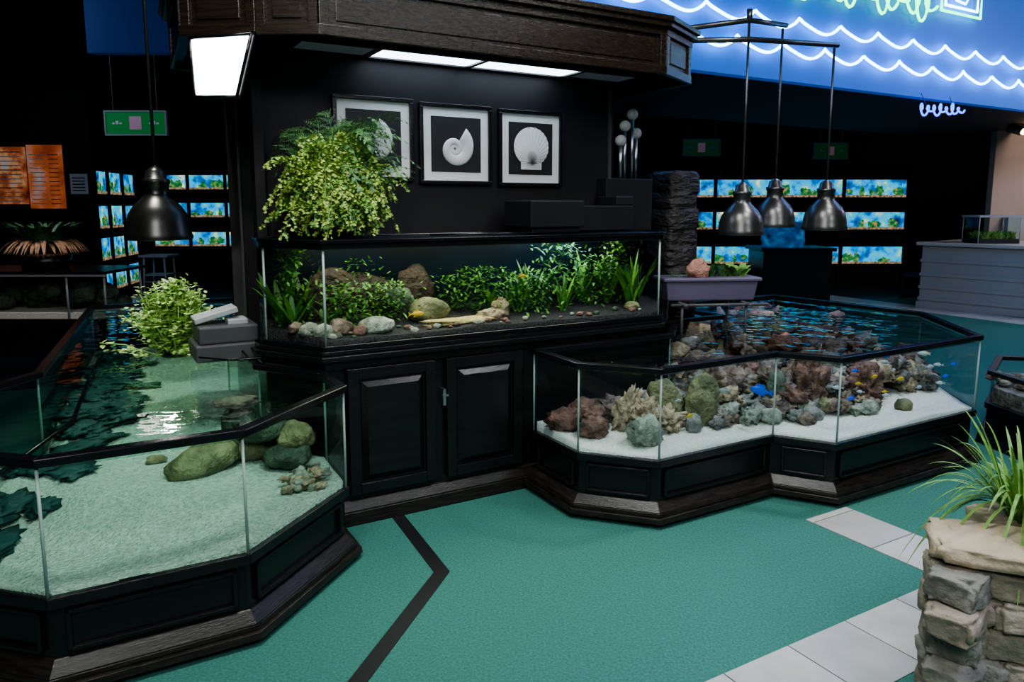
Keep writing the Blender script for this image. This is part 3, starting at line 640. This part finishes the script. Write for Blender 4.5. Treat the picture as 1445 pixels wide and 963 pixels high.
shelf('aquarium_shelf',(-6.85,12.2),math.radians(100),3,.66,.06,(1.98,1.40,.86,.32),.38,depth=.4,ztop=2.35)
SG=mat('green_sign',(.03,.30,.06),.5,emit=.12,ecol=(.03,.35,.07)); SGD=mat('green_sign_dim',(.02,.12,.05),.5,emit=.06,ecol=(.03,.3,.1)); SP=mat('sign_pink',(.6,.35,.45),.5,emit=.1)
def sign(x0,x1,y,z,h,m):
    e=empty('hanging_sign'); b=MB(); b.xy(x0,x1,y,y+.03,z-h/2,z+h/2); b.obj('board',[m],e)
    b=MB(); t=.02
    b.xy(x0-t,x1+t,y-.01,y+.04,z+h/2,z+h/2+t); b.xy(x0-t,x1+t,y-.01,y+.04,z-h/2-t,z-h/2); b.xy(x0-t,x0,y-.01,y+.04,z-h/2,z+h/2); b.xy(x1,x1+t,y-.01,y+.04,z-h/2,z+h/2)
    b.tube([(x0+.1,y+.01,z+h/2),(x0+.1,y+.01,4.6)],.004);b.tube([(x1-.1,y+.01,z+h/2),(x1-.1,y+.01,4.6)],.004); b.obj('sign_frame',[LGREY],e)
    b=MB(); c=(x0+x1)/2; w=x1-x0; b.xy(c-w*.1,c+w*.1,y-.008,y-.002,z-h*.3,z+h*.3,0)
    for s in(-1,1):
        for k in range(3):
            xx=c+s*w*(.25+.06*k); b.xy(xx-w*.02,xx+w*.025,y-.008,y-.002,z-h*.06,z+h*(.02+.08*(k%2)),1)
    b.obj('lettering',[SP,WHITE],e)
sign(-5.27,-4.50,9.8,2.66,.28,SG); sign(3.17,3.84,13.9,2.66,.28,SGD); sign(5.6,6.2,13.9,2.60,.26,SGD)
MEN=screenmat('menu_glow',2,[(.3,(.10,.02,.0)),(.48,(.38,.10,.04)),(.60,(.55,.30,.15)),(.72,(.30,.36,.42))],.5,5)
MEN2=screenmat('menu_glow_warm',6,[(.3,(.25,.05,.02)),(.55,(.50,.14,.05)),(.72,(.4,.35,.35))],.5,3)
e=empty('menu_board'); b=MB(); b.xy(-8.35,-7.74,11.9,11.94,1.62,2.52,0); b.xy(-7.70,-7.15,11.9,11.94,1.55,2.55,1); b.obj('lit_panels',[MEN,MEN2],e)
b=MB()
for k in range(12):
    b.xy(-8.3,-7.8,11.893,11.897,1.66+.07*k,1.675+.07*k,2 if k%4==3 else 0); b.xy(-7.66,-7.42,11.893,11.897,1.62+.07*k,1.632+.07*k,0); b.xy(-7.36,-7.20,11.893,11.897,1.62+.07*k,1.632+.07*k,2)
b.xy(-8.4,-7.13,11.945,11.99,1.52,2.58,1); b.obj('text_lines_and_back',[LGREY,RIM,mat('menu_text_dark',(.05,.02,.02),.5)],e)
b=MB(); b.xy(-7.08,-6.80,11.97,11.99,1.78,2.10); 
for k in range(5): b.xy(-7.04,-6.84,11.962,11.968,1.83+.05*k,1.845+.05*k,1)
b.obj('notice_paper',[LGREY,INK])
e=empty('bromeliad_display'); b=MB(); b.xy(-5.95,-4.30,7.75,8.55,0,.36); b.xy(-5.98,-4.27,7.72,8.58,.0,.08); b.xy(-5.95,-4.30,7.75,8.55,.36,.40); b.xy(-5.98,-4.27,7.72,8.58,.88,.91); b.obj('stand',[BLK],e,.006)
b=MB()
for x in (-5.93,-4.72,-4.32):
    for y in (7.77,8.53): b.tube([(x,y,.4),(x,y,.88)],.012,0,6)
b.xy(-5.97,-4.28,7.73,7.75,.855,.88); b.obj('pale_edges',[LGREY],e)
b=MB(); b.xy(-5.93,-4.32,7.78,8.5,.40,.46,0)
for k in range(30): b.rock((R.uniform(-5.8,-4.45),R.uniform(7.95,8.4),.50+R.random()*.2),(.14,.1,.09),1,sub=2)
b.obj('gravel_and_rocks',[SANDR,RD],e)
b=MB(); c=Vector((-5.10,8.05,.92)); b.lathe([(0,0),(.22,0),(.26,.14),(.22,.14),(0,.12)],c,2)
for k in range(360):
    a=R.random()*6.283; low=R.random()<.5
    b.blade(c+Vector((math.cos(a)*.08,math.sin(a)*.08,.18)),(math.cos(a),math.sin(a),1.5 if low else 1.9),R.uniform(.45,.65) if low else R.uniform(.45,.75),.045,0 if low else 1,.85 if low else .45)
b.obj('leaves',[LO,LD,BLK],e,recalc=False)
e=empty('display_stool'); b=MB(); b.xy(-6.35,-5.85,12.5,12.95,.72,.76); b.obj('seat',[LGREY],e,.01); b=MB()
for x in(-6.3,-5.9):
    for y in(12.55,12.9): b.tube([(x,y,0),(x+.03*(1 if x<-6.1 else -1),y,.72)],.018)
b.tube([(-6.3,12.55,.3),(-5.9,12.55,.3)],.012); b.xy(-6.3,-5.9,12.55,12.9,.40,.43); b.obj('legs',[LGREY],e)
e=empty('pedestal_aquarium'); b=MB(); b.xy(4.2,5.35,12.3,13.1,0,.84); b.xy(4.15,5.4,12.25,13.15,.84,.90); b.obj('plinth',[BLK],e,.01)
b=MB(); b.lathe([(.33,0),(.36,.1),(.34,.35),(.30,.42)],(4.65,12.7,.90)); b.obj('bowl',[screenmat('blue_bowl_glow',3,[(.3,(0,.02,.1)),(.55,(.0,.12,.4)),(.75,(.1,.4,.7))],.5,6)],e)
CT=mat('counter_panel',(.34,.34,.36),.5,col2=(.38,.38,.40),scale=2); CTOP=mat('counter_top',(.52,.50,.48),.3)
e=empty('service_counter'); cp=[Vector((6.45,11.6)),Vector((8.2,9.4)),Vector((9.6,10.4)),Vector((7.8,12.6))]
b=MB(); b.prism(cp,0,.98); 
for z in (.12,.30,.5,.72): b.prism(offs(cp,.015),z,z+.05)
b.prism(offs(cp,.03),0,.10); b.obj('body',[CT],e,.006); b=MB(); b.prism(offs(cp,.07),.98,1.03); b.obj('top',[CTOP],e,.008)
e=empty('terrarium'); b=MB(); b.xy(7.0,7.62,11.1,11.5,1.032,1.10,0); b.xy(6.98,7.64,11.08,11.52,1.42,1.45,1)
for x in(7.0,7.62):
    for y in(11.1,11.5): b.tube([(x,y,1.03),(x,y,1.44)],.008,1,6)
for k in range(420): b.blade((R.uniform(7.05,7.58),R.uniform(11.12,11.45),1.09),(R.uniform(-.6,.6),R.uniform(-.6,.6),1),R.uniform(.08,.22),.035,2,.3,3)
b.obj('planted_case',[GRAVD,LGREY,LM],e); b=MB(); b.xy(7.01,7.61,11.11,11.49,1.14,1.42); b.obj('glass',[GLASS],e)
b=MB(); b.xy(9.2,10.2,13.14,13.2,1.5,2.5,0); b.xy(8.7,8.98,13.0,13.18,1.0,1.4,1); b.obj('wall_mirror',[mat('mirror_panel',(.5,.45,.45),.1,.8),LGREY])
e=empty('track_spotlight'); b=MB(); b.tube([(8.15,12.4,3.1),(8.15,12.4,2.88)],.012); b.tube([(8.10,12.3,2.86),(8.22,12.15,2.78)],.07); b.tube([(7.6,12.4,3.1),(8.8,12.4,3.1)],.02); b.obj('head',[GREY],e)
b=MB(); b.rock((8.225,12.13,2.775),(.05,.03,.05),0,amp=0,sub=2); b.obj('bulb',[emat('warm_bulb',(1,.6,.3),10)],e)
e=empty('gravel_display_tank'); gp=[Vector(p) for p in ((3.22,4.86),(3.27,4.32),(3.62,3.92),(4.9,3.92),(5.0,5.1),(3.6,5.35))]
b=MB(); b.prism(gp,.06,.26); b.prism(offs(gp,.05),0,.06,0,offs(gp,.04)); b.ring(gp,.015,-.03,.24,.28); b.ring(gp,.015,-.03,.47,.50); b.obj('base_and_rims',[BLK],e,.004)
b=MB(); gg=offs(gp,-.01)
for i in range(6):
    a,c=gg[i],gg[(i+1)%6]; b.add([(a.x,a.y,.28),(c.x,c.y,.28),(c.x,c.y,.47),(a.x,a.y,.47)],[[0,1,2,3]])
b.obj('glass',[GLASS],e,recalc=False); b=MB(); b.prism(offs(gp,-.03),.26,.38,1)
for k in range(520): b.rock((R.uniform(3.32,4.85),R.uniform(4.05,5.05),.39+R.uniform(0,.05)),(R.uniform(.03,.055),R.uniform(.025,.04),.025),R.choice((0,0,1,2)),sub=1,rz=R.random()*3)
b.obj('pebbles',[RB,RG,RGG],e)

# ------------------------------------------------------------ stone planter
e=empty('stone_planter'); PP=[Vector(p) for p in ((1.35,2.19),(2.3,1.82),(2.6,2.62),(1.60,2.44))]
b=MB()
def course(p,q,z,h,off):
    e_=(q-p).normalized(); n=Vector((e_.y,-e_.x)); L=(q-p).length; s=-off
    while s<L:
        l=R.uniform(.12,.30); c=p+e_*(s+l/2)-n*.055+n*R.uniform(-.010,.010)
        b.rock((c.x,c.y,z+h/2),(l*.54,.075,h*.56),R.choice((0,0,1)),amp=.2,freq=2.0,boxy=.38,rz=math.atan2(e_.y,e_.x),seed=R.random()*90,sub=4); s+=l*.97
z=0
for k,h in enumerate((.10,.09,.11,.085,.09)):
    for i in (0,3): course(PP[i],PP[(i+1)%4],z,h,R.uniform(0,.03))
    z+=h
b.prism(offs(PP,-.05),0,.47,2); b.obj('stacked_stones',[STONE,STONE2,mat('mortar_soil',(.05,.04,.03),.9)],e)
b=MB(); a_=math.atan2(-.37,.96)
b.rock((1.63,2.21,.512),(.27,.14,.034),0,amp=.14,boxy=.38,rz=a_,sub=4,freq=2.2); b.rock((2.15,2.00,.512),(.27,.17,.034),0,amp=.14,boxy=.42,rz=a_,sub=4); b.rock((1.90,2.50,.512),(.28,.09,.034),0,amp=.1,boxy=.42,rz=.2,sub=4); b.obj('cap_stones',[CAPS],e)
b=MB(); c=Vector((1.75,2.40,.53))
for k in range(130):
    a=R.random()*6.283; s=R.uniform(.15,.8); b.blade(c+Vector((math.cos(a)*.04,math.sin(a)*.04,0)),(math.cos(a)*s,math.sin(a)*s,1.0),R.uniform(.32,.58),R.uniform(.009,.016),0 if R.random()<.7 else 1,R.uniform(.25,.9),10)
for a,L in ((3.0,.62),(2.9,.50),(3.4,.60),(3.9,.55),(3.6,.5),(4.1,.62),(3.2,.66),(4.4,.6)): b.blade(c,(math.cos(a)*1.0,math.sin(a)*1.0,1.2),L,.012,0,1.05,14)
b.obj('grass_leaves',[GRASS,LM],e,recalc=False)

# ------------------------------------------------------------ lights
def light(name,typ,loc,en,col=(1,1,1),size=.5,tgt=None,spot=60,sy=None,blend=.6):
    l=bpy.data.lights.new(name,typ); l.energy=en; l.color=col
    if typ=='AREA':
        l.size=size
        if sy: l.shape='RECTANGLE'; l.size_y=sy
    else: l.shadow_soft_size=size
    if typ=='SPOT': l.spot_size=math.radians(spot); l.spot_blend=blend
    o=bpy.data.objects.new(name,l); bpy.context.scene.collection.objects.link(o); o.location=loc
    if tgt is not None: o.rotation_euler=(Vector(tgt)-Vector(loc)).to_track_quat('-Z','Y').to_euler()
    return o
light('fill_area_light','AREA',(.1,2.2,4.5),85,(.96,1,.97),1.0,(.1,2.6,0))  # area lights here are unseen fill added overhead, no fixtures built
light('fill_area_light','AREA',(-.5,-1.5,4.4),170,(.97,1,1),2.2,(.2,3.6,1.0))
light('fill_area_light','AREA',(4.0,-.5,4.4),100,(.85,.92,1),1.6,(2.6,3.6,.6))
light('fill_spot','SPOT',(-1.0,1.4,4.5),190,(.96,1,.97),.3,(-1.1,2.9,.3),42,blend=1)  # spots are added fill out of view, each aimed to brighten one area
light('fill_spot','SPOT',(.6,1.6,4.5),150,(.97,1,.95),.3,(.35,2.9,0),34,blend=1)
light('fill_area_light','AREA',(2.6,3.0,4.5),60,(.94,.96,1),1.0,(2.0,4.0,.3))
light('fill_spot','SPOT',(2.4,1.0,4.5),170,(.22,.34,1),.2,(1.35,2.0,0),42,blend=1)  # added blue spot that tints the tiles and carpet
light('fill_spot','SPOT',(-2.6,4.6,4.4),400,(.97,1,.92),.2,(-1.98,4.2,.8),42,blend=1)
light('fill_spot','SPOT',(2.9,4.6,4.4),290,(1,.97,.96),.2,(1.9,4.0,.5),58,blend=1)
light('fill_spot','SPOT',(3.3,6.6,4.4),200,(.6,.5,1),.2,(2.0,5.6,.7),50,blend=1)
light('fill_spot','SPOT',(-.6,.6,4.4),250,(1,.98,.9),.15,W(1.1,3.8,1.8),28,blend=1)
light('fill_spot','SPOT',(1.6,.6,4.4),90,(1,.97,.9),.15,W(2.6,3.9,1.7),36,blend=1)
light('fill_spot','SPOT',(3.0,1.0,4.4),130,(1,.96,.88),.2,(1.7,2.2,.4),32,blend=1)
light('fill_area_light','AREA',(6.0,7.0,4.4),60,(.30,.45,1),2,(5.5,7.5,0))
light('fill_area_light','AREA',(9.6,8.6,4.4),120,(.85,.85,1),1.2,(8.0,10.5,.6))
light('fill_area_light','AREA',(10.5,11.5,4.0),60,(1,.8,.65),1,(10,13.2,1.6))
light('fill_spot','SPOT',(-4.6,6.6,4.4),190,(1,.9,.8),.2,(-5.1,8.0,.9),34,blend=1)
light('fill_area_light','AREA',(-6.5,8.5,4.4),40,(.5,.65,1),1.6,(-6,12,0))
lx=light('tank_light','AREA',W(2.0,3.76,1.41),10,(.96,1,.78),2.0,None,sy=.3); lx.rotation_euler=(0,0,ROT30); lx.parent=ut
lb=light('tank_light_blue','AREA',W(2.6,3.9,1.40),1.6,(.2,.4,1),.5,None,sy=.1); lb.rotation_euler=(0,0,ROT30); lb.parent=ut

w=bpy.data.worlds.new('world'); bpy.context.scene.world=w; w.use_nodes=True
w.node_tree.nodes['Background'].inputs[0].default_value=(.15,.25,.6,1); w.node_tree.nodes['Background'].inputs[1].default_value=.02
# ------------------------------------------------------------ camera
cd=bpy.data.cameras.new('camera'); cam=bpy.data.objects.new('camera',cd); bpy.context.scene.collection.objects.link(cam)
cd.sensor_width=36; cd.lens=36*1040/1445; cd.shift_y=-49/1445; cd.clip_start=.05
cam.location=(0,0,1.6); cam.rotation_euler=(math.radians(90)-math.atan(.137),0,0)
bpy.context.scene.camera=cam
